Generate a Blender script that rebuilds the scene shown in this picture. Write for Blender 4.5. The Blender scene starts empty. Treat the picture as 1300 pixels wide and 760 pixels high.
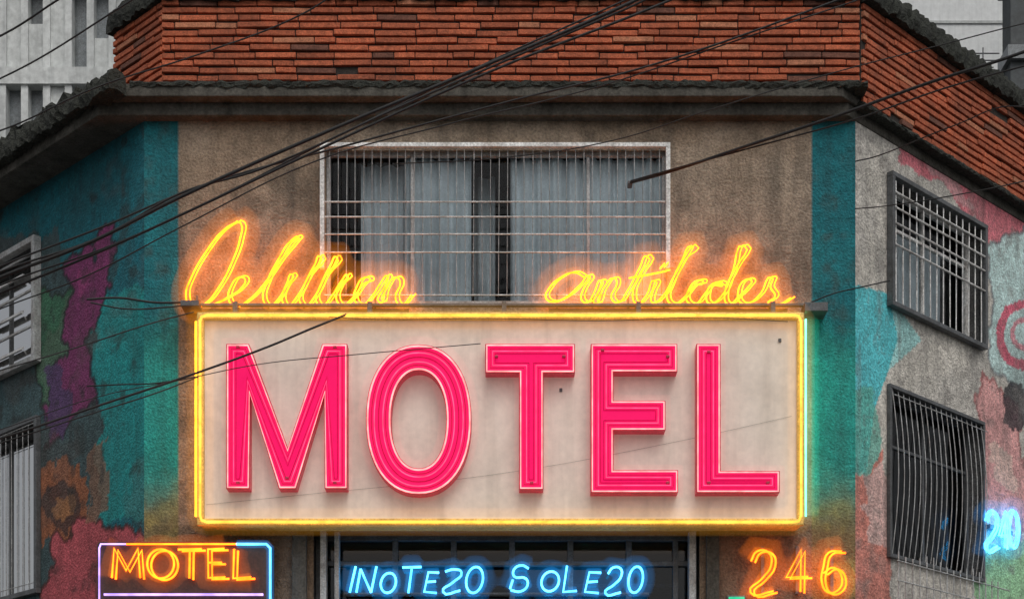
import bpy, bmesh, math, random
import numpy as np
from mathutils import Vector
random.seed(7); rng=np.random.RandomState(5)
S=0.7; D=20.7; FPX=2070.0; HY=1140.0
scene=bpy.context.scene
R2=math.sqrt(.5)
GZ=-1.6/S
FR={'F':((0,0),(1,0),(0,-1)),
    'R':((4.36,0),(R2,R2),(R2,-R2)),
    'L':((-4.67,0),(-R2,R2),(-R2,-R2)),
    'B':((-4.43,-.10),(-R2,R2),(-R2,-R2))}
def W(side,s,z,off=0.0):
    o,d,n=FR[side]
    return ((o[0]+s*d[0]+off*n[0])*S,(o[1]+s*d[1]+off*n[1])*S,1.6+z*S)
def hit(side,px,py,off=0.0):
    o,d,n=FR[side]; k=(px-650)/FPX
    s=(k*(D+o[1]+off*n[1])-o[0]-off*n[0])/(d[0]-k*d[1])
    dep=D+o[1]+s*d[1]+off*n[1]
    return s,(HY-py)/FPX*dep
def P(side,px,py,off=0.0):
    s,z=hit(side,px,py,off); return W(side,s,z,off)
def proj(side,s,z):
    o,d,n=FR[side]
    dep=D+o[1]+s*d[1]; x=o[0]+s*d[0]
    return 650+FPX*x/dep, HY-FPX*z/dep

# ---------- hierarchy ----------
def empty(name):
    e=bpy.data.objects.new(name,None); scene.collection.objects.link(e); return e
def link(ob,parent=None):
    scene.collection.objects.link(ob)
    if parent: ob.parent=parent
    return ob

# ---------- materials ----------
def newmat(name):
    m=bpy.data.materials.new(name); m.use_nodes=True
    nt=m.node_tree; nt.nodes.clear()
    return m,nt,nt.nodes,nt.links
def paint(name,color=(.5,.5,.5),attr=False,rough=.8,dirt=.5,bump=.3,fine=60,metal=0.0,streak=.4,stain=1.3,emit=None,estr=0,dirtcol=(.03,.028,.022),bdist=.01,grain=1.0,spec=.5):
    m,nt,N,L=newmat(name)
    out=N.new('ShaderNodeOutputMaterial'); b=N.new('ShaderNodeBsdfPrincipled')
    L.new(b.outputs[0],out.inputs[0])
    tc=N.new('ShaderNodeTexCoord')
    def noise(scale,detail=6,mapping=None,r=.6):
        n=N.new('ShaderNodeTexNoise'); n.inputs['Scale'].default_value=scale; n.inputs['Detail'].default_value=detail; n.inputs['Roughness'].default_value=r
        if mapping:
            mp=N.new('ShaderNodeMapping'); mp.inputs['Scale'].default_value=mapping
            L.new(tc.outputs['Object'],mp.inputs[0]); L.new(mp.outputs[0],n.inputs['Vector'])
        else: L.new(tc.outputs['Object'],n.inputs['Vector'])
        return n
    def ramp(src,a,bb,va,vb):
        r=N.new('ShaderNodeMapRange'); r.inputs[1].default_value=a; r.inputs[2].default_value=bb; r.inputs[3].default_value=va; r.inputs[4].default_value=vb
        L.new(src,r.inputs[0]); return r.outputs[0]
    if attr:
        a=N.new('ShaderNodeAttribute'); a.attribute_name='Col'; col=a.outputs['Color']
    else:
        a=N.new('ShaderNodeRGB'); a.outputs[0].default_value=(*color,1); col=a.outputs[0]
    n1=noise(stain,6); n2=noise(1.0,4,(7,7,.5)); n3=noise(fine,3); n4=noise(fine*.25,5)
    def mix(c,fac,c2):
        mx=N.new('ShaderNodeMix'); mx.data_type='RGBA'
        L.new(fac,mx.inputs[0]); L.new(c,mx.inputs[6]); mx.inputs[7].default_value=(*c2,1); return mx.outputs[2]
    col=mix(col,ramp(n1.outputs[0],.45,.72,0,dirt),dirtcol)
    if streak>0: col=mix(col,ramp(n2.outputs[0],.48,.75,0,streak),dirtcol)
    v=ramp(n3.outputs[0],.3,.7,1-.28*grain,1+.28*grain); v2=ramp(n4.outputs[0],.3,.7,1-.24*grain,1+.24*grain)
    mu=N.new('ShaderNodeMath'); mu.operation='MULTIPLY'; L.new(v,mu.inputs[0]); L.new(v2,mu.inputs[1])
    vm=N.new('ShaderNodeVectorMath'); vm.operation='SCALE'; L.new(col,vm.inputs[0]); L.new(mu.outputs[0],vm.inputs['Scale'])
    L.new(vm.outputs[0],b.inputs['Base Color'])
    b.inputs['Roughness'].default_value=rough; b.inputs['Metallic'].default_value=metal; b.inputs['Specular IOR Level'].default_value=spec
    if emit:
        b.inputs['Emission Color'].default_value=(*emit,1); b.inputs['Emission Strength'].default_value=estr
    if bump>0:
        ad=N.new('ShaderNodeMath'); ad.operation='ADD'; L.new(n3.outputs[0],ad.inputs[0]); L.new(n4.outputs[0],ad.inputs[1])
        bp=N.new('ShaderNodeBump'); bp.inputs['Strength'].default_value=bump; bp.inputs['Distance'].default_value=bdist
        L.new(ad.outputs[0],bp.inputs['Height']); L.new(bp.outputs[0],b.inputs['Normal'])
    return m
def neon(name,col,strength=1.0,var=.35):
    m,nt,N,L=newmat(name)
    out=N.new('ShaderNodeOutputMaterial'); e=N.new('ShaderNodeEmission')
    e.inputs[0].default_value=(*col,1)
    tc=N.new('ShaderNodeTexCoord'); n=N.new('ShaderNodeTexNoise'); n.inputs['Scale'].default_value=9
    L.new(tc.outputs['Object'],n.inputs['Vector'])
    r=N.new('ShaderNodeMapRange'); r.inputs[1].default_value=.3; r.inputs[2].default_value=.7; r.inputs[3].default_value=strength*(1-var); r.inputs[4].default_value=strength*(1+var*.7)
    L.new(n.outputs[0],r.inputs[0]); L.new(r.outputs[0],e.inputs[1])
    L.new(e.outputs[0],out.inputs[0]); return m
def glowvol(name,col,strength):
    m,nt,N,L=newmat(name)
    out=N.new('ShaderNodeOutputMaterial'); e=N.new('ShaderNodeEmission')
    e.inputs[0].default_value=(*col,1); e.inputs[1].default_value=strength
    L.new(e.outputs[0],out.inputs['Volume']); return m
def glass(name,tint=(.55,.62,.66),ior=1.35):
    m,nt,N,L=newmat(name)
    out=N.new('ShaderNodeOutputMaterial'); t=N.new('ShaderNodeBsdfTransparent'); g=N.new('ShaderNodeBsdfGlossy'); mx=N.new('ShaderNodeMixShader')
    t.inputs[0].default_value=(*tint,1); g.inputs['Roughness'].default_value=.04
    f=N.new('ShaderNodeFresnel'); f.inputs[0].default_value=ior
    L.new(f.outputs[0],mx.inputs[0]); L.new(t.outputs[0],mx.inputs[1]); L.new(g.outputs[0],mx.inputs[2]); L.new(mx.outputs[0],out.inputs[0])
    return m
M={}
M['stucco']=paint('painted_stucco',attr=True,rough=.9,dirt=.35,bump=.8,fine=45,streak=.35,bdist=.02)
M['brick']=paint('brick_clay',attr=True,rough=.9,dirt=.4,bump=.6,fine=70,streak=.3,stain=2.2,dirtcol=(.05,.03,.022))
M['mortar']=paint('mortar',(.035,.028,.024),rough=.95,dirt=.6)
M['slab']=paint('stained_concrete',(.095,.088,.074),rough=.95,dirt=.85,bump=.7,streak=.8,fine=40)
M['moss']=paint('mossy_black_concrete',(.034,.037,.03),rough=1,dirt=.6,bump=1,fine=35,bdist=.03,dirtcol=(.012,.012,.01))
M['frame']=paint('aged_white_metal',(.80,.80,.78),rough=.5,dirt=.4,bump=.1,stain=5,dirtcol=(.2,.13,.08))
M['bar']=paint('grille_metal',(.44,.45,.45),rough=.5,dirt=.5,bump=.1,stain=6,dirtcol=(.12,.07,.04))
M['darkbar']=paint('dark_grille_metal',(.10,.105,.11),rough=.45,dirt=.5,bump=.1,stain=6)
M['dark']=paint('dark_interior',(.02,.022,.025),rough=.9,dirt=.2,bump=0)
M['curtain']=paint('curtain_cloth',(.80,.86,.88),rough=.9,dirt=.25,bump=.05,stain=3,streak=.5,dirtcol=(.16,.2,.22),grain=.3)
M['glass']=glass('window_glass',(.9,.94,.96))
M['shopglass']=glass('shop_glass',(.5,.6,.7),1.5)
M['cable']=paint('cable_rubber',(.010,.010,.011),rough=.6,dirt=.2,bump=0)
M['signface']=paint('sign_face_cream',(.82,.73,.63),rough=.5,dirt=.42,bump=.05,fine=14,streak=.38,stain=1.1,dirtcol=(.42,.34,.27),grain=.2,emit=(1,.88,.74),estr=.08)
M['signframe']=paint('sign_frame_yellow',(.62,.47,.16),rough=.5,dirt=.35,bump=.1)
M['letter']=paint('letter_red_acrylic',(.42,.004,.06),rough=.7,dirt=.1,bump=.02,emit=(1,.008,.14),estr=.72,streak=.2,dirtcol=(.3,.0,.03),grain=.4,spec=.15)
M['letterdark']=paint('letter_groove',(.30,.0,.03),rough=.6,dirt=.1,bump=0,emit=(1,.0,.08),estr=.40,spec=.2)
M['letterside']=paint('letter_side_metal',(.45,.02,.07),rough=.4,dirt=.3,bump=.05,emit=(1,.02,.06),estr=.08)
M['n_pink']=neon('neon_pink',(2.0,.62,.60),1.0)
M['n_pink2']=neon('neon_deep_pink',(1.3,.13,.30),1.0)
M['n_yel']=neon('neon_amber',(8.0,1.25,.05),1.0,.45)
M['n_bord']=neon('neon_yellow_border',(2.6,1.05,.13),1.0)
M['n_lime']=neon('neon_lime_border',(1.7,1.05,.14),1.0)
M['n_green']=neon('neon_green',(.45,4.2,2.0),1.0)
M['n_amberback']=neon('amber_back_glow',(6.5,2.1,.08),1.0)
M['n_blue']=neon('neon_blue',(.3,2.0,4.2),1.3)
M['n_purple']=neon('neon_purple',(1.1,.7,2.1),1.1)
M['n_orange']=neon('neon_orange',(7.0,.85,.04),1.0)
M['g_yel']=glowvol('glow_amber_air',(1,.32,.02),3.4)
M['g_yel2']=glowvol('glow_amber_air_outer',(1,.27,.01),.75)
M['g_orange']=glowvol('glow_orange_air',(1,.22,.01),3.4)
M['g_orange2']=glowvol('glow_orange_air_outer',(1,.2,.01),.85)
M['g_blue']=glowvol('glow_blue_air',(.02,.32,.9),4.0)
M['g_blue2']=glowvol('glow_blue_air_outer',(.01,.22,.6),.95)
M['g_pink2']=glowvol('glow_pink_air_outer',(1,.10,.13),.55)
M['g_bord']=glowvol('glow_yellow_air',(1,.55,.05),1.8)
M['g_bord2']=glowvol('glow_yellow_air_outer',(1,.42,.03),.45)
M['g_green']=glowvol('glow_green_air',(.05,1,.55),.65)
M['blackpanel']=paint('dark_sign_panel',(.06,.025,.015),rough=.5,dirt=.3,bump=.05)
M['office']=paint('office_concrete',(.62,.64,.63),rough=.9,dirt=.5,bump=.2,fine=8,stain=.5,streak=.4,dirtcol=(.28,.3,.3),grain=.5)
M['pale']=paint('pale_render',(.80,.82,.82),rough=.9,dirt=.3,bump=.1,fine=6,stain=.3,streak=.3,dirtcol=(.45,.47,.47),grain=.2)
M['office2']=paint('office_glazing',(.20,.22,.23),rough=.3,dirt=.4,bump=0,stain=.6)
M['tower']=paint('dark_tower_cladding',(.05,.06,.065),rough=.6,dirt=.4,bump=.1,fine=6)
M['asphalt']=paint('asphalt',(.05,.05,.052),rough=.85,dirt=.5,bump=.5,fine=60,streak=0)
M['pave']=paint('pavement_concrete',(.24,.23,.21),rough=.9,dirt=.5,bump=.4,streak=0)
M['white']=paint('road_paint',(.7,.7,.68),rough=.8,dirt=.6,streak=0,stain=4)
M['shutter']=paint('steel_shutter',(.18,.2,.21),rough=.5,dirt=.5,metal=.4)

# ---------- mesh builder ----------
class MB:
    def __init__(s): s.v=[];s.f=[];s.c=[]
    def hexa(s,pts,col=(1,1,1)):
        b=len(s.v); s.v+=pts; s.c+=[col]*8
        for q in ((0,1,2,3),(7,6,5,4),(0,4,5,1),(1,5,6,2),(2,6,7,3),(3,7,4,0)): s.f.append(tuple(b+i for i in q))
    def box(s,side,s0,s1,z0,z1,o0,o1,col=(1,1,1)):
        s.hexa([W(side,s0,z0,o0),W(side,s1,z0,o0),W(side,s1,z1,o0),W(side,s0,z1,o0),
                W(side,s0,z0,o1),W(side,s1,z0,o1),W(side,s1,z1,o1),W(side,s0,z1,o1)],col)
    def quad(s,pts,col=(1,1,1)):
        b=len(s.v); s.v+=pts; s.c+=[col]*4; s.f.append((b,b+1,b+2,b+3))
    def prism(s,poly,z0,z1):
        b=len(s.v); n=len(poly)
        s.v+=[(p[0],p[1],z0) for p in poly]+[(p[0],p[1],z1) for p in poly]; s.c+=[(1,1,1)]*(2*n)
        s.f.append(tuple(range(b,b+n))); s.f.append(tuple(reversed(range(b+n,b+2*n))))
        for i in range(n):
            j=(i+1)%n; s.f.append((b+i,b+j,b+n+j,b+n+i))
    def done(s,name,mat,parent=None,bevel=0,smooth=False,recalc=True):
        me=bpy.data.meshes.new(name); me.from_pydata(s.v,[],s.f); 
        ca=me.attributes.new('Col','FLOAT_COLOR','POINT')
        arr=np.ones((len(s.v),4),dtype=np.float32)
        if s.c: arr[:,:3]=np.array(s.c)
        ca.data.foreach_set('color',arr.ravel())
        if recalc:
            bm=bmesh.new(); bm.from_mesh(me); bmesh.ops.recalc_face_normals(bm,faces=bm.faces); bm.to_mesh(me); bm.free()
        me.materials.append(mat)
        if smooth:
            for p in me.polygons: p.use_smooth=True
        ob=bpy.data.objects.new(name,me); link(ob,parent)
        if bevel:
            md=ob.modifiers.new('bevel','BEVEL'); md.width=bevel; md.segments=1 if 'brick' in name else 2; md.limit_method='ANGLE'
        return ob
def tubes(name,paths,r,mat,parent=None,smooth=True,cyclic=False,res=4,bres=1):
    cu=bpy.data.curves.new(name,'CURVE'); cu.dimensions='3D'; cu.bevel_depth=r; cu.bevel_resolution=bres; cu.use_fill_caps=True; cu.resolution_u=res
    for p in paths:
        if smooth:
            sp=cu.splines.new('BEZIER'); sp.bezier_points.add(len(p)-1)
            for bp,c in zip(sp.bezier_points,p):
                bp.co=c; bp.handle_left_type='AUTO'; bp.handle_right_type='AUTO'
        else:
            sp=cu.splines.new('POLY'); sp.points.add(len(p)-1)
            for bp,c in zip(sp.points,p): bp.co=(*c,1)
        sp.use_cyclic_u=cyclic
    cu.materials.append(mat)
    return link(bpy.data.objects.new(name,cu),parent)
def glow(name,paths,r,mat,parent,smooth=True,cyclic=False,vox=.014):
    # air glow around tubes: one merged closed shell filled with a faint emissive volume
    tmp=tubes(name+'_tmp',paths,r,mat,None,smooth,cyclic,3,2)
    bpy.context.view_layer.update()
    dg=bpy.context.evaluated_depsgraph_get()
    me=bpy.data.meshes.new_from_object(tmp.evaluated_get(dg))
    cu=tmp.data; bpy.data.objects.remove(tmp); bpy.data.curves.remove(cu)
    me.name=name; me.materials.clear(); me.materials.append(mat)
    ob=link(bpy.data.objects.new(name,me),parent)
    md=ob.modifiers.new('merge','REMESH'); md.mode='VOXEL'; md.voxel_size=vox
    return ob

# numpy noise
def vnoise(x,y,f,seed):
    g=np.random.RandomState(seed).rand(64,64)
    X=x*f;Y=y*f
    xi=np.floor(X).astype(int);yi=np.floor(Y).astype(int);fx=X-xi;fy=Y-yi
    fx=fx*fx*(3-2*fx);fy=fy*fy*(3-2*fy)
    a=g[xi%64,yi%64];b=g[(xi+1)%64,yi%64];c=g[xi%64,(yi+1)%64];d=g[(xi+1)%64,(yi+1)%64]
    return (a*(1-fx)+b*fx)*(1-fy)+(c*(1-fx)+d*fx)*fy
def fbm(x,y,f,seed):
    return sum(vnoise(x,y,f*2**i,seed+i)*.5**i for i in range(4))/1.875
def inpoly(x,y,poly):
    r=np.zeros(x.shape,bool); n=len(poly)
    for i in range(n):
        x0,y0=poly[i];x1,y1=poly[(i+1)%n]
        c=((y0>y)!=(y1>y)); 
        xx=(x1-x0)*(y-y0)/((y1-y0) if y1!=y0 else 1e-9)+x0
        r^=(c&(x<xx))
    return r
def edge_of(mask,k=1):
    m=mask.copy(); e=np.zeros_like(m)
    for ax in (0,1):
        for s_ in (-k,k): e|=(np.roll(m,s_,axis=ax)!=m)
    return e
def gridwall(name,side,s0,s1,z0,z1,holes,cf,parent,res=.04,off=0,smax=None):
    def lines(a,b,ex,fineto=None):
        if fineto: l=list(np.arange(a,fineto,res))+list(np.arange(fineto,b+.1,.2))
        else: l=list(np.linspace(a,b,int(round((b-a)/res))+1))
        l[-1]=b
        for e in ex:
            if a<e<b: 
                i=int(np.argmin([abs(q-e) for q in l])); l[i]=e
        return np.array(l)
    ss=lines(s0,s1,[h[0] for h in holes]+[h[1] for h in holes],smax); zs=lines(z0,z1,[h[2] for h in holes]+[h[3] for h in holes])
    SS,ZZ=np.meshgrid(ss,zs)
    col=cf(SS,ZZ)
    n=len(ss); v=[W(side,a,b,off) for a,b in zip(SS.ravel(),ZZ.ravel())]
    cs=(ss[:-1]+ss[1:])/2; cz=(zs[:-1]+zs[1:])/2
    f=[]
    for j in range(len(zs)-1):
        for i in range(n-1):
            if any(h[0]<cs[i]<h[1] and h[2]<cz[j]<h[3] for h in holes): continue
            q=(j*n+i,j*n+i+1,(j+1)*n+i+1,(j+1)*n+i)
            f.append(q if side!='L' else q[::-1])
    me=bpy.data.meshes.new(name); me.from_pydata(v,[],f)
    arr=np.ones((len(v),4),dtype=np.float32); arr[:,:3]=col.reshape(-1,3)
    ca=me.attributes.new('Col','FLOAT_COLOR','POINT'); ca.data.foreach_set('color',arr.ravel())
    me.materials.append(M['stucco'])
    return link(bpy.data.objects.new(name,me),parent)

bld=empty('corner_building')

# ---------- wall colours ----------
def setc(c,m,col):
    m=m[...,None].astype(float) if m.dtype==bool else m[...,None]
    return c*(1-m)+np.array(col)*m
def sm(x,a,b): 
    t=np.clip((x-a)/(b-a),0,1); return t*t*(3-2*t)
def front(s,z):
    px,py=proj('F',s,z)
    c=np.zeros(s.shape+(3,))+np.array((.33,.245,.17))
    n=fbm(s+20,z+20,.7,3); n2=fbm(s+9,z+30,2.5,8)
    c=setc(c,sm(n,.45,.7)*.6,(.42,.34,.26)); c=setc(c,sm(n2,.52,.75)*.6,(.14,.11,.08))
    c=setc(c,sm(fbm(s*3+4,z*.5+8,1.6,91),.5,.72)*.45,(.12,.10,.08))
    wob=(n2-.5)*10
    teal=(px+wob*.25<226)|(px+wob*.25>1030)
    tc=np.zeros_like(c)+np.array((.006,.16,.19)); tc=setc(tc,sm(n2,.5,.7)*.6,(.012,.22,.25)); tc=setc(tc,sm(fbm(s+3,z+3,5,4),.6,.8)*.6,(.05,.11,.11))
    tc=setc(tc,sm(py+wob*8,370,470)*.75,(.03,.42,.36))  # brighter green level with the sign: neon glow painted into the teal
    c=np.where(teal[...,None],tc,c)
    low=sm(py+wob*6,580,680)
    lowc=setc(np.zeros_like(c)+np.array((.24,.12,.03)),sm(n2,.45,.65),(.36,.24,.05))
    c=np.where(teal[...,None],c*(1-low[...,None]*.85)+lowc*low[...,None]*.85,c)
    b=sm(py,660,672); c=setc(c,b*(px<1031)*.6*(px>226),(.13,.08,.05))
    return c
def right(s,z):
    px,py=proj('R',s,z)
    n=fbm(s+20,z+20,1.2,13); n2=fbm(s+9,z+30,4,18)
    X=px+(fbm(s+5,z+5,3,31)-.5)*26; Y=py+(fbm(s+7,z+2,3,41)-.5)*26
    c=np.zeros(s.shape+(3,))+np.array((.68,.64,.57)); c=setc(c,sm(n,.45,.65)*.5,(.47,.45,.42))
    def blob(c,poly,col,a=1.0,outline=None,XX=None,YY=None):
        m=inpoly(X if XX is None else XX,Y if YY is None else YY,poly)
        c=setc(c,m*a,col)
        if outline is not None: c=setc(c,edge_of(m)*.7,outline)
        return c
    c=blob(c,[(1128,158),(1225,210),(1400,310),(1400,330),(1300,300),(1262,322),(1246,285),(1200,240),(1150,215)],(.75,.22,.26))
    c=blob(c,[(1160,195),(1215,225),(1235,262),(1190,235)],(.80,.44,.45),.8)
    c=blob(c,[(1252,318),(1300,288),(1500,400),(1500,560),(1300,500),(1262,470)],(.58,.78,.76),.95,(.2,.22,.24))
    c=blob(c,[(1060,355),(1128,372),(1162,425),(1128,470),(1110,520),(1100,600),(1060,600)],(.12,.62,.68),1,None,px,py)
    c=blob(c,[(1128,372),(1170,432),(1128,470),(1140,430)],(.42,.76,.74),1,None,px,py)
    c=blob(c,[(1060,490),(1112,490),(1124,560),(1118,610),(1060,590)],(.14,.52,.42),.8)
    c=blob(c,[(1060,600),(1100,600),(1128,570),(1128,900),(1060,900)],(.74,.28,.22),1)
    c=blob(c,[(1098,600),(1128,590),(1128,700),(1098,690)],(.76,.54,.50),.8)
    c=blob(c,[(1246,470),(1290,520),(1310,640),(1500,700),(1500,780),(1246,640)],(.82,.42,.40),1,(.4,.1,.1))
    c=blob(c,[(1256,560),(1285,580),(1290,625),(1262,610)],(.85,.60,.52),.9)
    c=blob(c,[(1240,700),(1500,640),(1500,1000),(1240,1000)],(.36,.64,.36))
    d=np.hypot(px-1300,(py-425)*.8); c=setc(c,(abs(d-34+n2*8)<5)*.9,(.74,.09,.17))
    c=setc(c,(abs(d-18+n2*8)<3)*.8,(.74,.2,.26))
    d=np.hypot(X-1288,(Y-515)*.5); c=setc(c,(d<15)*.9,(.03,.03,.04))
    c=setc(c,(abs(np.sin(px*.09+py*.05+n2*9))>.985)*.3,(.2,.18,.17))
    c=setc(c,sm(n2,.62,.75)*.4,(.26,.24,.22))
    c=setc(c,sm(fbm(s*4+4,z*.5+8,1.6,92),.55,.75)*.4,(.2,.19,.18))
    return c
def left(s,z):
    px,py=proj('L',s,z)
    n2=fbm(s+9,z+30,4,28); X=px+(fbm(s+5,z+5,2.5,51)-.5)*40; Y=py+(fbm(s+7,z+2,2.5,61)-.5)*60
    c=np.zeros(s.shape+(3,))+np.array((.008,.15,.19)); c=setc(c,sm(n2,.5,.7)*.5,(.015,.20,.24))
    def blob(c,poly,col,a=1.0,outline=None):
        m=inpoly(X,Y,poly); c=setc(c,m*a,col)
        if outline is not None: c=setc(c,edge_of(m)*.8,outline)
        return c
    c=blob(c,[(-300,300),(70,300),(80,330),(125,330),(118,480),(130,560),(120,1000),(-300,1000)],(.06,.11,.12))
    c=blob(c,[(118,380),(230,340),(230,680),(130,650)],(.015,.30,.30))  # green-teal mural paint, brightened in colour for the green neon glow
    c=blob(c,[(85,330),(150,290),(142,360),(112,420),(120,500),(60,570),(45,470),(80,400)],(.22,.04,.14),1,(.02,.02,.03))
    c=blob(c,[(98,350),(132,320),(120,370),(100,400)],(.36,.06,.20),.7)
    c=blob(c,[(40,380),(90,370),(74,470),(50,520)],(.05,.20,.10),.8,(.02,.03,.03))
    c=blob(c,[(60,470),(85,480),(80,560),(55,545)],(.10,.06,.16),.9)
    d=np.hypot((X-82),(Y-640)*.7); c=setc(c,(d<34)*.9,(.40,.13,.05)); c=setc(c,(d<20)*.85,(.05,.03,.03)); c=setc(c,(d<9)*.8,(.45,.2,.08))
    c=blob(c,[(60,690),(120,640),(150,670),(230,680),(230,1000),(50,1000)],(.52,.10,.12),1,(.08,.02,.02))
    c=blob(c,[(110,560),(135,540),(140,640),(118,650)],(.30,.16,.10),.8)
    c=setc(c,sm(n2,.6,.75)*.6,(.03,.035,.035))
    c=setc(c,sm(fbm(s+2,z+8,1.5,77),.58,.7)*.3,(.12,.10,.09))
    return c
ZT=10.04
wF=(-2.36,1.96,7.55,9.49)
shop=(-2.52,2.38,GZ,4.68)
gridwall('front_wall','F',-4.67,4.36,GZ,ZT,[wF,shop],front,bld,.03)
s0,_=hit('R',1127,300); s1,_=hit('R',1245,300)
RU=(s0,s1,7.73,9.41); RL=(s0,s1,4.47,6.66)
gridwall('right_wall','R',0,14,GZ,ZT,[RU,RL],right,bld,.03,smax=6)
l0,_=hit('L',50,300)
LU=(l0,l0+2.4,7.47,9.08); LL=(l0,l0+2.4,4.27,6.62)
gridwall('left_wall','L',0,14,GZ,ZT,[LU,LL],left,bld,.03,smax=6)

# reveals + rooms
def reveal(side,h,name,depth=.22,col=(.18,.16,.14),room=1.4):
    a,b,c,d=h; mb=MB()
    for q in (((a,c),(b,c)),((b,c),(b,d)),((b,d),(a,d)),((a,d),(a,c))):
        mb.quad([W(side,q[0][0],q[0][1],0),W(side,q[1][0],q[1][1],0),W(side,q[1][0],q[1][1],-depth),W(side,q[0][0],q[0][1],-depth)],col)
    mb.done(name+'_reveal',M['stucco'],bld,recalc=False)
    mb=MB(); e=.15
    mb.box(side,a-e,b+e,c-e,d+e,-room,-room-.05)
    mb.box(side,a-e,b+e,c-e-.05,c-e,-room,-depth-.03); mb.box(side,a-e,b+e,d+e,d+e+.05,-room,-depth-.03)
    mb.box(side,a-e-.05,a-e,c-e,d+e,-room,-depth-.03); mb.box(side,b+e,b+e+.05,c-e,d+e,-room,-depth-.03)
    mb.done(name+'_room',M['dark'],bld)
def glasspane(side,h,name,off,mat='glass'):
    a,b,c,d=h; mb=MB(); mb.quad([W(side,a,c,off),W(side,b,c,off),W(side,b,d,off),W(side,a,d,off)]); mb.done(name,M[mat],bld,recalc=False)
def frame(side,h,name,w,o0,o1,mull=(),mat='frame',bev=.004,hm=()):
    a,b,c,d=h; mb=MB()
    mb.box(side,a,b,d-w,d,o0,o1); mb.box(side,a,b,c,c+w,o0,o1)
    mb.box(side,a,a+w,c+w,d-w,o0,o1); mb.box(side,b-w,b,c+w,d-w,o0,o1)
    for m in mull: mb.box(side,m-w*.4,m+w*.4,c+w,d-w,o0+.01,o1-.01)
    for m in hm: mb.box(side,a+w,b-w,m-w*.35,m+w*.35,o0+.015,o1-.015)
    mb.done(name,M[mat],bld,bevel=bev)
def bars(side,name,verts,hors,z0,z1,sa,sb,off,r,mat,bow=0):
    ps=[]
    for v in verts:
        if bow: 
            j=random.uniform(-.008,.008); ps.append([W(side,v+j,z1-(z1-z0)*t,off+bow*math.sin(math.pi*min(1,t*1.0))) for t in np.linspace(0,1,9)])
        else: 
            j=random.uniform(-.008,.008); ps.append([W(side,v+j,z0,off),W(side,v-j,z1,off)])
    for h in hors: ps.append([W(side,sa,h,off+.02+bow*.6),W(side,sb,h,off+.02+bow*.6)])
    tubes(name,ps,r,M[mat],bld,smooth=False,bres=0)
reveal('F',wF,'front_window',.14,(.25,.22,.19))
frame('F',wF,'front_window_frame',.05,-.12,-.05,mull=(-1.27,.97),mat='bar')
glasspane('F',wF,'front_window_glass',-.10)
def curtain(side,a,b,z0,z1,off,name,amp=.05,per=.19):
    n=int((b-a)/.012); mb=MB(); ph=random.random()*6
    v=[];f=[]
    zs=[z0,z0+(z1-z0)*.5,z1]
    for i in range(n+1):
        s=a+(b-a)*i/n
        for k,z in enumerate(zs):
            o=off+amp*math.sin(2*math.pi*s/per+ph+1.9*math.sin(s*3.1+k*.3))*(1-.25*k/2)+.014*math.sin(s*61+ph)
            v.append(W(side,s,z,o))
    for i in range(n):
        for k in range(2): f.append((i*3+k,i*3+3+k,i*3+4+k,i*3+1+k))
    mb.v=v;mb.f=f;mb.c=[(1,1,1)]*len(v)
    mb.done(name,M['curtain'],bld,smooth=True,recalc=False)
curtain('F',-1.95,-1.40,7.4,9.47,-.40,'front_window_curtain')
curtain('F',-1.38,-.52,7.4,9.47,-.20,'front_window_curtain_a')
curtain('F',-.50,-.22,7.4,9.47,-.75,'front_window_curtain_c')
curtain('F',-.02,1.92,7.4,9.47,-.20,'front_window_curtain_b')
a,_=hit('F',406,300,.12); b,_=hit('F',851,300,.12); _,zt=hit('F',650,181,.12)
mb=MB(); w=.055
mb.box('F',a,b,zt-w,zt,.06,.13); mb.box('F',a,a+w,7.95,zt-w,.06,.13); mb.box('F',b-w,b,7.95,zt-w,.06,.13)
for sx in (a+.01,b-.05): 
    mb.box('F',sx,sx+.04,zt-.5,zt-.46,-.01,.06); mb.box('F',sx,sx+.04,8.2,8.24,-.01,.06)
mb.done('front_window_grille_frame',M['frame'],bld,bevel=.004)
hz=[hit('F',650,y,.1)[1] for y in (256,275,297,320)]
bars('F','front_window_grille_bars',np.arange(a+.12,b-.05,.107),[],7.60,zt-w,a,b,.08,.0034,'bar')
bars('F','front_window_grille_rails',[],hz+[7.62],7.6,zt,a+.05,b-.05,.075,.0070,'frame')

# right windows
for nm,h in (('right_upper_window',RU),('right_lower_window',RL)):
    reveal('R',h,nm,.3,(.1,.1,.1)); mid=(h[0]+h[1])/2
    frame('R',h,nm+'_frame',.06,-.26,-.18,mull=(mid,),mat='darkbar' if 'lower' in nm else 'frame',hm=(h[2]+(h[3]-h[2])*.7,)); glasspane('R',h,nm+'_glass',-.22)
curtain('R',RU[0]+.9,RU[1]-.3,RU[2],RU[3]-.3,-.5,'right_upper_window_curtain')
frame('R',(RU[0]-.03,RU[1]+.03,RU[2]-.03,RU[3]+.03),'right_upper_window_surround',.06,.005,.10,mat='darkbar')
bars('R','right_upper_window_grille',np.arange(RU[0]+.1,RU[1],.17),[],RU[2],RU[3]-.06,RU[0],RU[1],.06,.007,'frame')
bars('R','right_upper_window_rails',[],[RU[3]-.22,RU[3]-.42,RU[3]-.62,RU[3]-.9],RU[2],RU[3],RU[0]+.04,RU[1]-.02,.06,.011,'frame')
bars('R','right_lower_window_grille',np.arange(RL[0]+.07,RL[1],.135),[RL[3]-.12],RL[2],RL[3],RL[0],RL[1],.02,.0055,'bar',bow=.10)
frame('R',(RL[0]-.03,RL[1]+.03,RL[2]-.03,RL[3]+.03),'right_lower_window_surround',.05,.005,.06,mat='darkbar')
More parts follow.
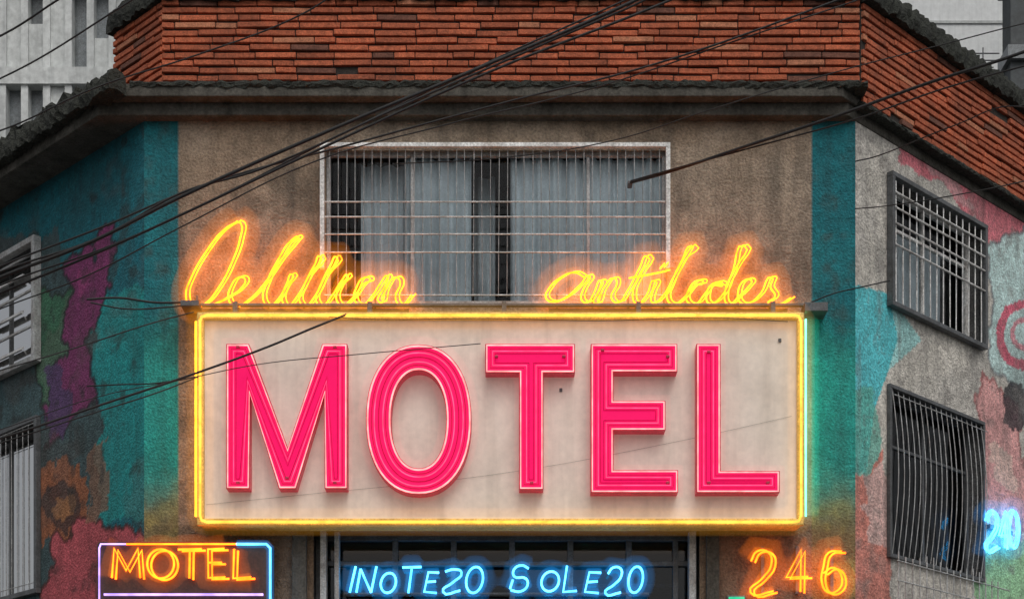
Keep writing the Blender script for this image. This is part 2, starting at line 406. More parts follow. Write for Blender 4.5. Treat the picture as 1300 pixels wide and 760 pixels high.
# left windows
for nm,h in (('left_upper_window',LU),('left_lower_window',LL)):
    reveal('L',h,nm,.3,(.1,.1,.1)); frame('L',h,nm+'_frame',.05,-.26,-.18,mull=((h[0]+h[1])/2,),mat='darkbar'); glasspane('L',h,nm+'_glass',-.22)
frame('L',(LU[0]-.06,LU[1]+.06,LU[2]-.06,LU[3]+.06),'left_upper_window_surround',.08,.005,.12,mat='bar')
mb=MB()
for k in range(3):
    zt_=LU[3]-.1-k*.5
    for (sa,sb) in ((LU[0]+.06,LU[0]+1.15),(LU[0]+1.25,LU[1]-.06)):
        for (p,q) in ((0,.045),(.38,.43)):
            A=lambda t:(zt_-t,.0+.5*t)
            z1_,o1_=A(p);z2_,o2_=A(q)
            mb.hexa([W('L',sa,z2_,o2_),W('L',sb,z2_,o2_),W('L',sb,z1_,o1_),W('L',sa,z1_,o1_),W('L',sa,z2_,o2_+.03),W('L',sb,z2_,o2_+.03),W('L',sb,z1_,o1_+.03),W('L',sa,z1_,o1_+.03)])
mb.done('left_upper_window_sashes',M['bar'],bld)
bars('L','left_lower_window_grille',np.arange(LL[0]+.05,LL[1],.16),[LL[3]-.05,LL[2]+.1],LL[2],LL[3],LL[0],LL[1],.05,.0045,'bar')
frame('L',(LL[0]-.05,LL[1]+.05,LL[2]-.05,LL[3]+.05),'left_lower_window_surround',.07,.005,.08,mat='darkbar')

# ---------- slab, parapet ----------
def off_line(side,o):
    p,d,n=FR[side]; return (p[0]+n[0]*o,p[1]+n[1]*o),d
def inter(A,B):
    (p,d),(q,e)=A,B; det=d[0]*(-e[1])+e[0]*d[1]
    t=((q[0]-p[0])*(-e[1])+e[0]*(q[1]-p[1]))/det; return (p[0]+t*d[0],p[1]+t*d[1])
def outline(oL,oF,oR,length=14):
    Ll,Fl,Rl=off_line('L',oL),off_line('F',oF),off_line('R',oR)
    a=inter(Ll,Fl);b=inter(Fl,Rl)
    lf=(Ll[0][0]+length*Ll[1][0],Ll[0][1]+length*Ll[1][1]); rf=(Rl[0][0]+length*Rl[1][0],Rl[0][1]+length*Rl[1][1])
    return [a,b,rf,(rf[0]-4,rf[1]+8),(lf[0]+4,lf[1]+8),lf]
def sc(poly): return [(x*S,y*S) for x,y in poly]
zz=lambda z:1.6+z*S
mb=MB(); mb.prism(sc(outline(.6,.32,.06)),zz(10.02),zz(10.18)); mb.done('roof_slab',M['slab'],bld,bevel=.01)
mb=MB(); mb.prism(sc(outline(.5,.16,.02)),zz(9.86),zz(10.021)); mb.done('soffit_beam',M['slab'],bld,bevel=.01)
mb=MB(); mb.quad([(*W('R',14,GZ)[:2],0),(-4*S+W('R',14,0)[0],8*S+W('R',14,0)[1],0),(-4*S+W('R',14,0)[0],8*S+W('R',14,0)[1],zz(10.03)),(*W('R',14,GZ)[:2],zz(10.03))])
mb.quad([(*W('L',14,GZ)[:2],0),(4*S+W('L',14,0)[0],8*S+W('L',14,0)[1],0),(4*S+W('L',14,0)[0],8*S+W('L',14,0)[1],zz(10.03)),(*W('L',14,GZ)[:2],zz(10.03))])
mb.done('rear_walls',M['slab'],bld,recalc=False)
def rough(mb,side,s0,s1,z0,z1,o0,o1,step=.06,amp=.025):
    n=max(2,int((s1-s0)/step)); b=len(mb.v); K=10
    for i in range(n+1):
        s=s0+(s1-s0)*i/n
        ring=[(z0,o1),(z0+(z1-z0)*.35,o1+.01),(z0+(z1-z0)*.7,o1),(z1,o1-.03),(z1+.01,(o0+o1)/2),(z1,o0+.03),(z0+(z1-z0)*.7,o0),(z0+(z1-z0)*.35,o0),(z0,o0),(z0,(o0+o1)/2)]
        for z,o in ring:
            mb.v.append(W(side,s,z+random.uniform(-amp,amp),o+random.uniform(-amp,amp))); mb.c.append((1,1,1))
    for i in range(n):
        for k in range(K):
            k2=(k+1)%K; mb.f.append((b+i*K+k,b+i*K+k2,b+(i+1)*K+k2,b+(i+1)*K+k))
    mb.f.append(tuple(b+k for k in range(K))); mb.f.append(tuple(b+n*K+k for k in reversed(range(K))))
mb=MB()
rough(mb,'F',-4.47,4.42,11.34,11.62,-.35,.15)
rough(mb,'R',-.02,14,11.33,11.62,-.3,.22)
rough(mb,'B',-.04,1.2,11.33,11.62,-.3,.07)
rough(mb,'F',-4.78,4.45,10.13,10.22,.02,.33,amp=.018)
rough(mb,'L',-.2,14,9.99,10.24,.40,.63,amp=.03)
rough(mb,'L',.9,14,10.16,10.42,.05,.5,step=.1,amp=.05)
rough(mb,'R',-.05,14,9.98,10.05,.02,.17,amp=.01)
mb.done('parapet_coping',M['moss'],bld)
mb=MB(); 
mb.box('F',-4.42,4.36,10.18,11.36,-.3,.06); mb.box('R',0.0,14,10.03,11.345,-.3,.08); mb.box('B',0.02,1.15,10.18,11.335,-.3,-.04)
mb.done('parapet_mortar',M['mortar'],bld)
mb=MB()
def bricks(side,s0,s1,z0,z1,o,courses):
    h=(z1-z0)/courses
    for k in range(courses):
        s=s0-random.uniform(0,.4); 
        while s<s1:
            L_=random.choice((.48,.52,.5,.27)) ; a_=max(s,s0)+.006; b_=min(s+L_,s1)-.006
            if b_-a_>.02 and random.random()>.012:
                t=random.random(); base=np.array((.50,.125,.055))*(0.72+.4*t)
                r=random.random()
                if r<.05: base=np.array((.18,.07,.045))
                elif r<.12: base=np.array((.50,.19,.10))
                zo=random.uniform(-.006,.006); oo=random.uniform(-.012,.012); tl=random.uniform(-.004,.004)
                za,zb=z0+k*h+.015+zo,z0+(k+1)*h-.014+zo
                o0_,o1_=o-.07,o+oo
                mb.hexa([W(side,a_,za-tl,o0_),W(side,b_,za+tl,o0_),W(side,b_,zb+tl,o0_),W(side,a_,zb-tl,o0_),W(side,a_,za-tl,o1_),W(side,b_,za+tl,o1_),W(side,b_,zb+tl,o1_),W(side,a_,zb-tl,o1_)],tuple(base))
            s+=L_
bricks('F',-4.43,4.40,10.22,11.36,.10,12)
bricks('R',.0,13.9,10.06,11.34,.12,13)
bricks('B',.0,1.15,10.20,11.34,.0,12)
mb.done('parapet_bricks',M['brick'],bld,bevel=.004)

# ---------- storefront ----------
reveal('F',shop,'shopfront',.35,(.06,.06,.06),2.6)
frame('F',shop,'shopfront_frame',.09,-.33,-.22,mull=(-2.25,-1.5,-.75,0,.75,1.5,2.1),mat='darkbar',hm=(4.30,1.4))
glasspane('F',shop,'shopfront_glass',-.29,'shopglass')
mb=MB()
mb.box('F',-2.44,-2.36,GZ,4.67,-.2,-.02);mb.box('F',-2.26,-2.20,GZ,4.67,-.2,-.04);mb.box('F',2.25,2.34,GZ,4.67,-.2,-.02)
mb.done('shopfront_posts',M['bar'],bld,bevel=.005)
mb=MB()
for i in range(7):
    s_=-2.0+i*.62; mb.box('F',s_,s_+.45,3.2,3.9+random.uniform(0,.5),-1.3,-1.1,(random.uniform(.05,.2),random.uniform(.1,.25),random.uniform(.2,.4)))
for i in range(3): mb.box('F',-2.2,2.2,2.9+i*.62,2.95+i*.62,-1.4,-1.0,(.1,.1,.1))
mb.done('shop_shelving',M['stucco'],bld)
mb=MB()
for i in range(40): 
    z=GZ+.05+i*.09; mb.box('F',-2.1,-.8,z,z+.08,-.2,-.15+.02*(i%2))
mb.done('shop_shutter',M['shutter'],bld)
mb=MB(); mb.box('F',2.46,2.62,GZ,4.6,.003,.10); mb.box('F',-2.78,-2.6,GZ,4.6,.003,.10); mb.done('wall_pilasters',M['slab'],bld,bevel=.005)
mb=MB(); mb.box('F',-4.10,-3.2,GZ,1.9,.005,.05);mb.box('F',2.9,3.8,GZ,1.9,.005,.05); mb.done('side_doors',M['shutter'],bld,bevel=.01)

# ---------- big motel sign ----------
sg=empty('motel_sign')
SO=.46
def rectp(x0,y0,x1,y1,r,off,n=5):
    p=[]
    for cx,cy,a0 in ((x1-r,y0+r,-90),(x1-r,y1-r,0),(x0+r,y1-r,90),(x0+r,y0+r,180)):
        for i in range(n+1):
            a=math.radians(a0+90*i/n); p.append((cx+r*math.cos(a),cy+r*math.sin(a)))
    return p
def prism_px(mb,poly,o0,o1,side='F',col=(1,1,1)):
    b=len(mb.v); n=len(poly)
    ref=[hit(side,x,y,o1) for x,y in poly]
    mb.v+=[W(side,s,z,o0) for s,z in ref]+[W(side,s,z,o1) for s,z in ref]; mb.c+=[col]*(2*n)
    mb.f.append(tuple(range(b,b+n))); mb.f.append(tuple(reversed(range(b+n,b+2*n))))
    for i in range(n):
        j=(i+1)%n; mb.f.append((b+i,b+j,b+n+j,b+n+i))
mb=MB(); prism_px(mb,rectp(250,396,1021,666,7,0),.06,.385); mb.done('sign_cabinet',M['signframe'],sg)
mb=MB()
A0=hit('F',250,396,SO);A1=hit('F',1021,666,SO); w=.085
a,b,c,d=A0[0],A1[0],A1[1],A0[1]
mb.box('F',a,b,d-w,d,.384,SO); mb.box('F',a,b,c,c+w,.384,SO); mb.box('F',a,a+w,c+w,d-w,.384,SO); mb.box('F',b-w,b,c+w,d-w,.384,SO)
mb.done('sign_rim',M['signframe'],sg,bevel=.008)
mb=MB(); mb.box('F',a+w,b-w,c+w,d-w,.386,.395); mb.done('sign_face',M['signface'],sg)
T=lambda pts,off:[P('F',x,y,off) for x,y in pts]
by=T([(1008,400),(262,400),(256,402),(254,408),(254,654),(256,660),(262,662),(1008,662)],SO+.04)
bl=T([(1008,400),(1014,401),(1017,408),(1017,654),(1014,661),(1008,662)],SO+.04)
tubes('border_tube_yellow',[by],.012,M['n_bord'],sg,smooth=False)
tubes('border_tube_lime',[bl],.012,M['n_lime'],sg,smooth=False)
glow('border_glow',[by+bl[::-1]],.05,M['g_bord'],sg,smooth=False,vox=.016)
glow('border_glow_outer',[by+bl[::-1]],.13,M['g_bord2'],sg,smooth=False,vox=.03)
gp_=T([(1023,405),(1023,655)],.14)
tubes('side_tube_green',[gp_],.008,M['n_green'],sg,smooth=False)
glow('side_glow_green',[gp_],.13,M['g_green'],sg,smooth=False,vox=.03)
tubes('added_side_glow_amber',[T([(249,408),(249,655)],.14)],.012,M['n_amberback'],sg,smooth=False)  # added tube behind the sign edge, there to throw amber glow on the wall
tubes('bottom_tube_amber',[T([(262,664),(1008,664)],.10)],.010,M['n_amberback'],sg,smooth=False)
mb=MB()
for x in (300,470,640,810,980):
    s_,z_=hit('F',x,396,.2); mb.box('F',s_-.03,s_+.03,z_-.04,z_+.10,.0,.3); 
s_,z_=hit('F',240,388,.2); mb.box('F',s_-.08,s_+.15,z_-.05,z_+.02,.0,.34)
s_,z_=hit('F',1035,392,.2); mb.box('F',s_-.15,s_+.14,z_-.06,z_+.05,.0,.30)
sA,zA=hit('F',235,386,.2); sB,zB=hit('F',1040,386,.2); mb.box('F',sA,sB,zA-.02,zA+.015,.14,.20)
mb.done('sign_brackets',M['darkbar'],sg,bevel=.004)
# letters
LT={'M':[(287,436),(316,436),(365,568),(409,436),(441,436),(441,620),(412,620),(412,500),(376,620),(354,620),(317,500),(317,620),(287,620)],
'T':[(616,436),(730,436),(730,473),(690,473),(690,621),(659,621),(659,473),(616,473)],
'E':[(750,436),(860,436),(860,472),(779,472),(779,508),(845,508),(845,546),(779,546),(779,596),(861,596),(861,625),(750,625)],
'L':[(884,436),(915,436),(915,597),(990,597),(990,625),(884,625)]}
def inset(poly,dst):
    n=len(poly); area=sum(poly[i][0]*poly[(i+1)%n][1]-poly[(i+1)%n][0]*poly[i][1] for i in range(n)); sg_=1 if area>0 else -1
    out=[]
    for i in range(n):
        p0,p1,p2=poly[i-1],poly[i],poly[(i+1)%n]
        d1=(p1[0]-p0[0],p1[1]-p0[1]);d2=(p2[0]-p1[0],p2[1]-p1[1])
        l1=math.hypot(*d1);l2=math.hypot(*d2)
        n1=(-d1[1]/l1*sg_,d1[0]/l1*sg_);n2=(-d2[1]/l2*sg_,d2[0]/l2*sg_)
        k=1+n1[0]*n2[0]+n1[1]*n2[1]
        mx,my=(n1[0]+n2[0])/k*dst,(n1[1]+n2[1])/k*dst
        ml=math.hypot(mx,my); 
        if ml>dst*1.8: mx*=dst*1.8/ml; my*=dst*1.8/ml
        out.append((p1[0]+mx,p1[1]+my))
    return out
LO=.58
out1=[];out2=[];out3=[]
for k,poly in LT.items():
    mb=MB(); prism_px(mb,poly,.40,LO); ob=mb.done('letter_'+k,M['letterside'],sg,bevel=.004)
    mb=MB(); prism_px(mb,inset(poly,1.5),LO-.01,LO+.012); mb.done('letter_face_'+k,M['letter'],sg)
    out1.append(T(inset(poly,2.0),LO+.03)); out2.append(T(inset(poly,9.5),LO+.03)); out3.append(T(inset(poly,6.3),LO+.016)); out3.append(T(inset(poly,12.6),LO+.016))
def ell(cx,cy,rx,ry,n=56,p=2.2):
    r=[]
    for i in range(n):
        a=2*math.pi*i/n; c_,s_=math.cos(a),math.sin(a)
        r.append((cx+rx*math.copysign(abs(c_)**(2/p),c_),cy+ry*math.copysign(abs(s_)**(2/p),s_)))
    return r
def ring(mb,po,pi,o0,o1):
    n=len(po); b=len(mb.v)
    for pl in (po,pi):
        ref=[hit('F',x,y,o1) for x,y in pl]
        mb.v+=[W('F',s,z,o0) for s,z in ref]+[W('F',s,z,o1) for s,z in ref]; mb.c+=[(1,1,1)]*(2*n)
    for i in range(n):
        j=(i+1)%n; O0,O1,I0,I1=b,b+n,b+2*n,b+3*n
        mb.f+=[(O0+i,O0+j,O1+j,O1+i),(I0+i,I1+i,I1+j,I0+j),(O1+i,O1+j,I1+j,I1+i),(O0+i,I0+i,I0+j,O0+j)]
mb=MB(); ring(mb,ell(531.5,532,67,95),ell(531.5,532,35,62),.40,LO); mb.done('letter_O',M['letterside'],sg)
mb=MB(); ring(mb,ell(531.5,532,65.5,93.5),ell(531.5,532,36.5,63.5),LO-.01,LO+.012); mb.done('letter_face_O',M['letter'],sg)
out1+= [T(ell(531.5,532,65,93),LO+.03),T(ell(531.5,532,37,64),LO+.03)]
out2+= [T(ell(531.5,532,56.5,84.5),LO+.03),T(ell(531.5,532,45.5,73),LO+.03)]
out3+= [T(ell(531.5,532,60,88),LO+.016),T(ell(531.5,532,51,79),LO+.016),T(ell(531.5,532,42,69),LO+.016)]
tubes('letter_outline_tubes',out1,.0078,M['n_pink'],sg,smooth=False,cyclic=True)
tubes('letter_inner_tubes',out2,.0055,M['n_pink2'],sg,smooth=False,cyclic=True)
tubes('letter_groove_rods',out3,.0050,M['letterdark'],sg,smooth=False,cyclic=True)
glow('letter_glow_outer',out1,.09,M['g_pink2'],sg,smooth=False,cyclic=True,vox=.022)
mb=MB()
for x,y in ((302,440),(302,612),(425,440),(425,612),(630,452),(716,452),(675,612),(765,444),(848,452),(848,612),(900,446),(900,612),(975,612),(364,606)):
    s_,z_=hit('F',x,y,LO+.05); mb.box('F',s_-.022,s_+.022,z_-.014,z_+.014,LO+.005,LO+.055)
mb.done('tube_end_caps',M['letterside'],sg,bevel=.003)
mb=MB()
for x,y in ((712,495),(990,432)):
    s_,z_=hit('F',x,y,.4); mb.box('F',s_-.018,s_+.018,z_-.022,z_+.022,.396,.415)
mb.done('panel_bolts',M['darkbar'],sg,bevel=.003)

# ---------- script neon ----------
SL=[[(302,281),(284,292),(260,322),(243,352),(236,376),(243,390),(258,387),(277,366),(294,334),(305,302),(306,284),(300,281)],
 [(272,386),(290,377),(306,366),(311,354),(303,352),(293,364),(290,379),(298,389),(314,382),(334,362),(358,328),(376,306),(379,301),(370,305),(354,328),(339,358),(334,380),(341,388),(353,380),(364,360),(371,348),(363,364),(358,380),(364,388),(376,378),(392,350),(406,325),(400,335),(386,362),(380,381),(387,388),(399,377),(413,350),(427,326),(420,336),(406,364),(401,381),(408,388),(420,377),(434,356),(441,349),(432,362),(427,380),(434,387),(448,378),(462,360),(470,355),(463,352),(452,366),(450,381),(459,387),(472,376),(484,358),(492,350),(490,360),(482,384),(490,366),(503,352),(508,358),(502,378),(508,387),(523,374)]]
SR=[[(742,352),(730,346),(712,352),(697,366),(693,378),(702,383),(720,376),(738,360),(748,350),(741,366),(738,380),(745,384),(754,372),(764,356),(760,370),(755,385),(766,366),(780,353),(783,360),(776,378),(784,384),(796,370),(812,340),(822,325),(812,350),(803,374),(808,385),(820,376),(832,356),(828,372),(828,384),(840,377),(856,350),(874,318),(878,312),(866,330),(852,360),(847,380),(855,386),(868,378),(882,362),(893,358),(886,356),(874,368),(872,382),(882,386),(894,374),(904,362),(918,361),(905,360),(897,374),(900,385),(914,378),(930,345),(945,312),(934,340),(920,372),(924,386),(938,376),(950,364),(954,356),(945,356),(937,370),(940,384),(952,384),(966,372),(980,352),(978,364),(984,376),(975,386),(990,386),(1004,378)],
 [(798,353),(822,349),(846,344)],[(838,341),(844,334)]]
for name,strokes in (('neon_script_sign',SL),('neon_script_sign',SR)):
    e=empty(name)
    tubes('script_tube',[T(p,.17) for p in strokes],.0082,M['n_yel'],e)
    tubes('script_tube_second',[T([(x+5,y-1.5) for x,y in p],.15) for p in strokes],.0062,M['n_yel'],e)
    cen=[T([(x+2.5,y) for x,y in p],.16) for p in strokes]
    glow('script_glow',cen,.055,M['g_yel'],e,vox=.018)
    glow('script_glow_outer',cen,.16,M['g_yel2'],e,vox=.035)
    mb=MB()
    xs=[q[0] for p in strokes for q in p]
    s_a,zb=hit('F',min(xs)+4,391,.12); s_b,_=hit('F',max(xs)-4,391,.12)
    mb.box('F',s_a,s_b,zb-.03,zb,.06,.11)
    for s_ in np.arange(s_a+.1,s_b,.45): mb.box('F',s_-.012,s_+.012,zb,zb+.16,.09,.12)
    mb.done('tube_support',M['darkbar'],e)

# ---------- stroke font ----------
def arc(cx,cy,rx,ry,a0,a1,n=14): return [(cx+rx*math.cos(math.radians(a0+(a1-a0)*i/n)),cy-ry*math.sin(math.radians(a0+(a1-a0)*i/n))) for i in range(n+1)]
G={'M':[[(0,1),(.08,0),(.5,.75),(.92,0),(1,1)]],'O':[arc(.5,.5,.5,.5,90,450,20)],'T':[[(0,.02),(1,0)],[(.5,0),(.48,1)]],
'E':[[(.95,0),(0,.02),(.02,1),(1,.98)],[(0,.48),(.8,.48)]],'L':[[(.05,0),(0,1),(.95,.96)]],
'e':[[(.9,.22),(.15,.2),(.02,.95),(.9,1)],[(.05,.58),(.75,.55)]],
'N':[[(0,1),(.12,0)],[(.28,1),(.34,.1)],[(.34,.1),(.9,1)],[(.9,1),(1,0)]],
'G':[[(.9,.12),(.5,0),(.1,.15),(.15,.42),(.8,.5),(.95,.75),(.6,1),(.05,.95)],[(.1,.55),(0,.9)]],
'o':[arc(.5,.62,.5,.38,90,450,20)],
'2':[[(.05,.25),(.3,.02),(.8,.05),(.9,.35),(.5,.68),(.02,1),(1,.97)]],
'z':[[(.0,.22),(.5,.14),(.95,.25),(.5,.65),(.02,1),(1,.95)]],
'4':[[(.65,1),(.68,0),(.0,.66),(1,.64)]],
'6':[[(.95,.03),(.35,.06),(.12,.40),(.04,.74),(.3,1),(.75,.97),(.97,.70),(.6,.42),(.12,.55)]],
'0':[arc(.5,.5,.5,.5,60,420,20)]}
SH={'M','T','E','L','N','4','e'}
def word(name,items,side,off,r,mat,parent,y0,y1,slant=0,dup=None,gl=None,gr=.05,gl2=None,gr2=.12):
    sm_,po,gs,gp=[],[],[],[]
    for ch,x0,x1 in items:
        dy=random.uniform(-1.5,1.5)
        for st in G[ch]:
            pts=[(x0+(x1-x0)*u+slant*(1-v),y0+(y1-y0)*v+dy) for u,v in st]
            for i_,(dx,dyy) in enumerate([(0,0)]+([dup] if dup else [])):
                pp=[P(side,x+dx,y+dyy,off) for x,y in pts]
                (po if ch in SH else sm_).append(pp)
                if i_==0: (gp if ch in SH else gs).append(pp)
    if sm_: tubes(name+'_curved',sm_,r,mat,parent)
    if po: tubes(name+'_straight',po,r,mat,parent,smooth=False)
    if gl: glow(name+'_glow',gs+gp,gr,gl,parent,smooth=False,vox=.016)
    if gl2: glow(name+'_glow_outer',gs+gp,gr2,gl2,parent,smooth=False,vox=.03)
e=empty('neon_hotel_lettering')
word('blue_tube',[('N',444,474),('o',482,501),('T',507,531),('e',538,556),('z',562,584),('O',590,611),('G',647,670),('o',686,708),('L',715,733),('e',742,762),('2',768,788),('O',796,814)],'F',-.12,.0105,M['n_blue'],e,718,751,slant=4,gl=M['g_blue'],gl2=M['g_blue2'])
mb=MB()
for y in (716,753):
    s_,z_=hit('F',650,y,-.16); mb.box('F',-2.15,1.75,z_-.012,z_+.012,-.17,-.14)
mb.done('tube_rails',M['darkbar'],e)
e=empty('small_neon_motel_sign')
mb=MB(); prism_px(mb,rectp(123,687,345,860,5,0),.10,.32); mb.done('sign_box',M['blackpanel'],e)
word('amber_tube',[('M',142,178),('O',187,221),('T',226,256),('E',264,286),('L',296,320)],'F',.37,.0095,M['n_orange'],e,697,734,dup=(5,2),gl=M['g_orange'],gr=.045,gl2=M['g_orange2'],gr2=.14)
pw=T([(160,690),(128,690),(126,695),(126,855)],.36); pc=T([(300,690),(338,690),(343,695),(343,855)],.36); po_=T([(160,690),(300,690)],.36); pd=T([(132,754),(334,754)],.36)
tubes('border_tube_white',[pw],.008,M['n_purple'],e,smooth=False)
tubes('border_tube_cyan',[pc],.010,M['n_blue'],e,smooth=False); glow('cyan_glow',[pc],.04,M['g_blue'],e,smooth=False)
tubes('border_tube_orange',[po_],.008,M['n_orange'],e,smooth=False)
tubes('divider_tube',[pd],.011,M['n_purple'],e,smooth=False)
mb=MB()
for y in (710,800):
    s_,z_=hit('F',230,y,.1); mb.box('F',s_-.5,s_-.4,z_-.04,z_+.04,-.0,.11); mb.box('F',s_+.4,s_+.5,z_-.04,z_+.04,-.0,.11)
mb.done('brackets',M['darkbar'],e)
e=empty('neon_house_number_sign')
word('orange_tube',[('2',952,982),('4',998,1026),('6',1042,1070)],'F',.10,.0095,M['n_orange'],e,697,750,dup=(5,2),gl=M['g_orange'],gr=.055,gl2=M['g_orange2'],gr2=.16)
mb=MB(); 
for x in (968,1012,1056):
    s_,z_=hit('F',x,723,.06); mb.box('F',s_-.02,s_+.02,z_-.3,z_+.3,.02,.07)
mb.done('mounting_strip',M['darkbar'],e)
e=empty('neon_house_number_sign')
word('cyan_tube',[('2',1250,1266),('4',1268,1280),('0',1279,1291)],'R',.12,.011,M['n_blue'],e,648,694,dup=(3,2),gl=M['g_blue'],gl2=M['g_blue2'],gr2=.15)
mb=MB(); s_,z_=hit('R',1268,672,.05); mb.box('R',s_-.3,s_+.35,z_-.03,z_+.03,.01,.08); mb.done('mounting_strip',M['darkbar'],e)
e=empty('green_exit_light')
mb=MB(); s_,z_=hit('F',935,760,.12); mb.box('F',s_-.12,s_+.12,z_-.08,z_+.05,.02,.12); mb.done('housing',M['darkbar'],e,bevel=.01)
mb=MB(); mb.box('F',s_-.10,s_+.10,z_-.06,z_+.03,.12,.13); mb.done('lens',neon('green_lens',(.05,.7,.35),1),e)
mb=[]
for i in range(16):
    s_=.45+i*.17; mb.append([W('R',s_,3.2,.35),W('R',s_,4.42-.05*math.sin(i),.35)])
for z_ in (4.3,4.05,3.8,3.5): mb.append([W('R',.4,z_,.36),W('R',3.3,z_,.36)])
tubes('balcony_railing',mb,.006,M['bar'],bld,smooth=False,bres=1)

# ---------- cables ----------
def cab(pts,d0,d1,r,sub=None):
    n=len(pts); out=[]
    for i,(x,y) in enumerate(pts):
        t=i/(n-1); dep=D-(d0+(d1-d0)*t)
        out.append(((x-650)*dep/FPX*S,(dep-D)*S,1.6+(HY-y)*dep/FPX*S))
    tubes('overhead_cable',[out],r,M['cable'],None,res=10,bres=2)
cab([(-500,520),(-200,440),(0,352),(120,305),(225,252),(420,165),(600,90),(850,-20),(1200,-210)],2.5,3.5,.014)
cab([(-500,540),(-200,460),(0,372),(130,318),(240,268),(400,192),(620,92),(870,-8),(1200,-170)],2.2,3.8,.010)
cab([(-500,505),(-200,430),(0,338),(130,288),(250,238),(450,182),(650,128),(830,82),(1070,-2),(1300,-90)],2.0,3.0,.008)
cab([(-500,515),(-200,435),(0,345),(130,300),(230,245),(330,215),(520,130),(700,52),(830,-5),(1100,-150)],2.6,3.2,.009)
cab([(-500,530),(-200,455),(0,362),(140,312),(260,258),(430,172),(610,84),(790,2),(1000,-95)],2.3,3.3,.007)
cab([(-500,560),(-200,480),(0,392),(110,350),(230,288),(400,205),(560,160),(760,110),(940,50),(1120,-10)],2.1,2.9,.0055)
cab([(-300,640),(0,556),(130,513),(250,473),(340,440),(400,415),(440,399)],1.2,.5,.010)
cab([(-300,650),(0,562),(125,522),(200,498),(252,478)],1.2,.5,.006)
cab([(-300,640),(0,545),(130,502),(230,482),(330,462),(450,450),(610,436)],.9,.65,.004)
cab([(1500,-15),(1300,66),(1180,105),(1060,148),(940,188),(850,218),(800,232)],3.2,.12,.013)
cab([(1500,30),(1300,84),(1200,112),(1090,150),(960,186),(850,216),(800,230)],3.4,.12,.007)
cab([(1700,-60),(1300,30),(1200,56),(1060,92),(900,140),(780,178),(640,200),(500,208)],2.6,.3,.005)
cab([(1500,180),(1300,230),(1200,250),(1120,262),(1086,265)],1.4,.05,.005)
cab([(-200,120),(0,46),(82,-5),(200,-70)],4,4.5,.007)
cab([(-200,170),(0,100),(160,5),(260,-60)],4,4.5,.006)
cab([(-200,215),(0,166),(120,112),(250,70),(380,20),(430,-10)],3,3.5,.006)
cab([(110,380),(150,378),(200,384),(246,383)],.35,.22,.010)
cab([(115,384),(160,392),(210,390),(246,386)],.35,.22,.007)
cab([(110,490),(150,488),(200,486),(250,478)],.3,.45,.006)
cab([(1024,386),(1060,372),(1086,366),(1130,356)],.2,.4,.006)
cab([(1400,190),(1290,135),(1210,160),(1120,196),(1086,205)],3,.1,.005)
cab([(-300,560),(0,470),(100,440),(200,408),(246,396)],1.0,.3,.006)
cab([(418,402),(470,405),(620,404),(760,407),(900,403),(1000,408)],.54,.54,.003)
cab([(262,640),(380,628),(640,600),(860,560),(1005,528)],.405,.405,.0010)
e=empty('cable_insulator')
mb=MB(); s_,z_=hit('F',800,232,.12); mb.box('F',s_-.03,s_+.03,z_-.025,z_+.025,.0,.14); mb.done('insulator_body',M['darkbar'],e,bevel=.008)

# ---------- background ----------
def bp(px,dep): return (px-650)*dep/FPX
e=empty('concrete_office_building'); dep=46.0
mbA=MB();mbB=MB()
x0,x1=bp(-420,dep),bp(215,dep)
mbB.box('F',x0,x1,GZ,44,-(dep-D)-6,-(dep-D)-.35)
fl=2.75; z=GZ+.6
while z<44:
    mbA.box('F',x0,x1,z-.12,z+.35,-(dep-D)-.4,-(dep-D)+.06)
    x=x0
    while x<x1:
        mbA.box('F',x,x+.2,z+.35,z+fl-.12,-(dep-D)-.4,-(dep-D)+random.uniform(-.02,.02))
        if random.random()<.65: mbA.box('F',x+.2,x+.62,z+.35,z+.35+random.choice((.9,1.3,2.27)),-(dep-D)-.3,-(dep-D)-.12)
        x+=.62
    z+=fl
mbA.done('facade_panels',M['office'],e); mbB.done('facade_glazing',M['office2'],e)
e=empty('dark_tower_block'); dep=60.0
mbA=MB(); x0=bp(1283,dep); mbA.box('F',x0,x0+12,GZ,48,-(dep-D)-1,-(dep-D)); mbA.done('tower_body',M['tower'],e)
mbA=MB(); z=0
while z<47: mbA.box('F',x0-.15,x0+12.1,z,z+.5,-(dep-D)-1.1,-(dep-D)+.2); z+=2.8
mbA.done('floor_bands',M['office2'],e)
e=empty('pale_apartment_block'); dep=75.0
mbA=MB(); x0=bp(1080,dep); mbA.box('F',x0,x0+14,GZ,62,-(dep-D)-6,-(dep-D)); mbA.done('block_walls',M['pale'],e)
mbA=MB(); z=3
while z<60: mbA.box('F',x0-.05,x0+14.05,z,z+.12,-(dep-D),-(dep-D)+.06); z+=3.1
mbA.done('floor_ledges',M['office'],e)
e=empty('rooftop_antenna')
mb=[]; bx=bp(1248,28.0); byy=28.0-D
mb.append([(bx*S,byy*S,zz(10.1)),(bx*S,byy*S,zz(14.6))])
for k in range(4): mb.append([((bx-.28+.05*k)*S,byy*S,zz(14.5-.12*k)),((bx+.28-.05*k)*S,byy*S,zz(14.5-.12*k))])
tubes('antenna_rods',mb,.008,M['darkbar'],e,smooth=False,bres=1)

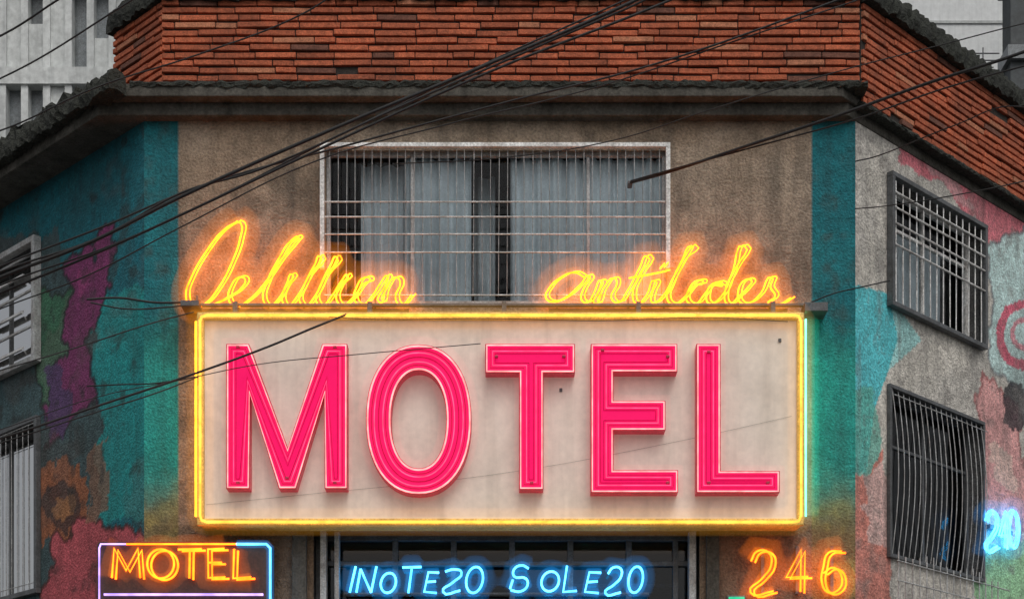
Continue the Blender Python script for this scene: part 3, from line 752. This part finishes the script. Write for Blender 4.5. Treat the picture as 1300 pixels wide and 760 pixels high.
# ---------- ground ----------
mb=MB(); mb.quad([(-400,-400,0),(400,-400,0),(400,400,0),(-400,400,0)]); mb.done('ground',M['asphalt'],None)
mb=MB(); mb.prism(sc(outline(3,3,3,22)),.004,.13); mb.done('pavement',M['pave'],None,bevel=.02)
mb=MB()
for i in range(9): mb.quad([(-3.6+i*.9,-6.6,.005),(-3.15+i*.9,-6.6,.005),(-3.15+i*.9,-3.4,.005),(-3.6+i*.9,-3.4,.005)])
mb.done('crosswalk_markings',M['white'],None)

# ---------- light ----------
w=bpy.data.worlds.new("World"); scene.world=w; w.use_nodes=True
nt=w.node_tree; nt.nodes.clear()
AZ,EL=165,55
o=nt.nodes.new('ShaderNodeOutputWorld'); bg=nt.nodes.new('ShaderNodeBackground'); sk=nt.nodes.new('ShaderNodeTexSky'); hs=nt.nodes.new('ShaderNodeHueSaturation')
sk.sky_type='NISHITA'; sk.sun_disc=False; sk.sun_elevation=math.radians(EL); sk.sun_rotation=math.radians(AZ); sk.dust_density=5; sk.air_density=1
hs.inputs['Saturation'].default_value=.2
nt.links.new(sk.outputs[0],hs.inputs['Color']); nt.links.new(hs.outputs[0],bg.inputs[0]); nt.links.new(bg.outputs[0],o.inputs[0]); bg.inputs[1].default_value=.108
sl=bpy.data.lights.new('sun','SUN'); sl.energy=.5; sl.angle=math.radians(30); sl.color=(1,.95,.88)
so=bpy.data.objects.new('sun',sl); link(so)
az=math.radians(AZ); el=math.radians(EL)
dv=Vector((math.sin(az)*math.cos(el),math.cos(az)*math.cos(el),math.sin(el)))
so.rotation_euler=dv.to_track_quat('Z','Y').to_euler(); so.location=(0,-10,20)

# ---------- camera ----------
cd=bpy.data.cameras.new('camera'); cam=bpy.data.objects.new('camera',cd); link(cam)
cam.location=(0,-D*S,1.6); cam.rotation_euler=(math.pi/2,0,0)
cd.sensor_width=36; cd.lens=36*FPX/1300; cd.shift_y=760/1300; cd.clip_end=1500; cd.clip_start=.05
scene.camera=cam
scene.view_settings.view_transform='Standard'; scene.view_settings.look='None'; scene.view_settings.exposure=0
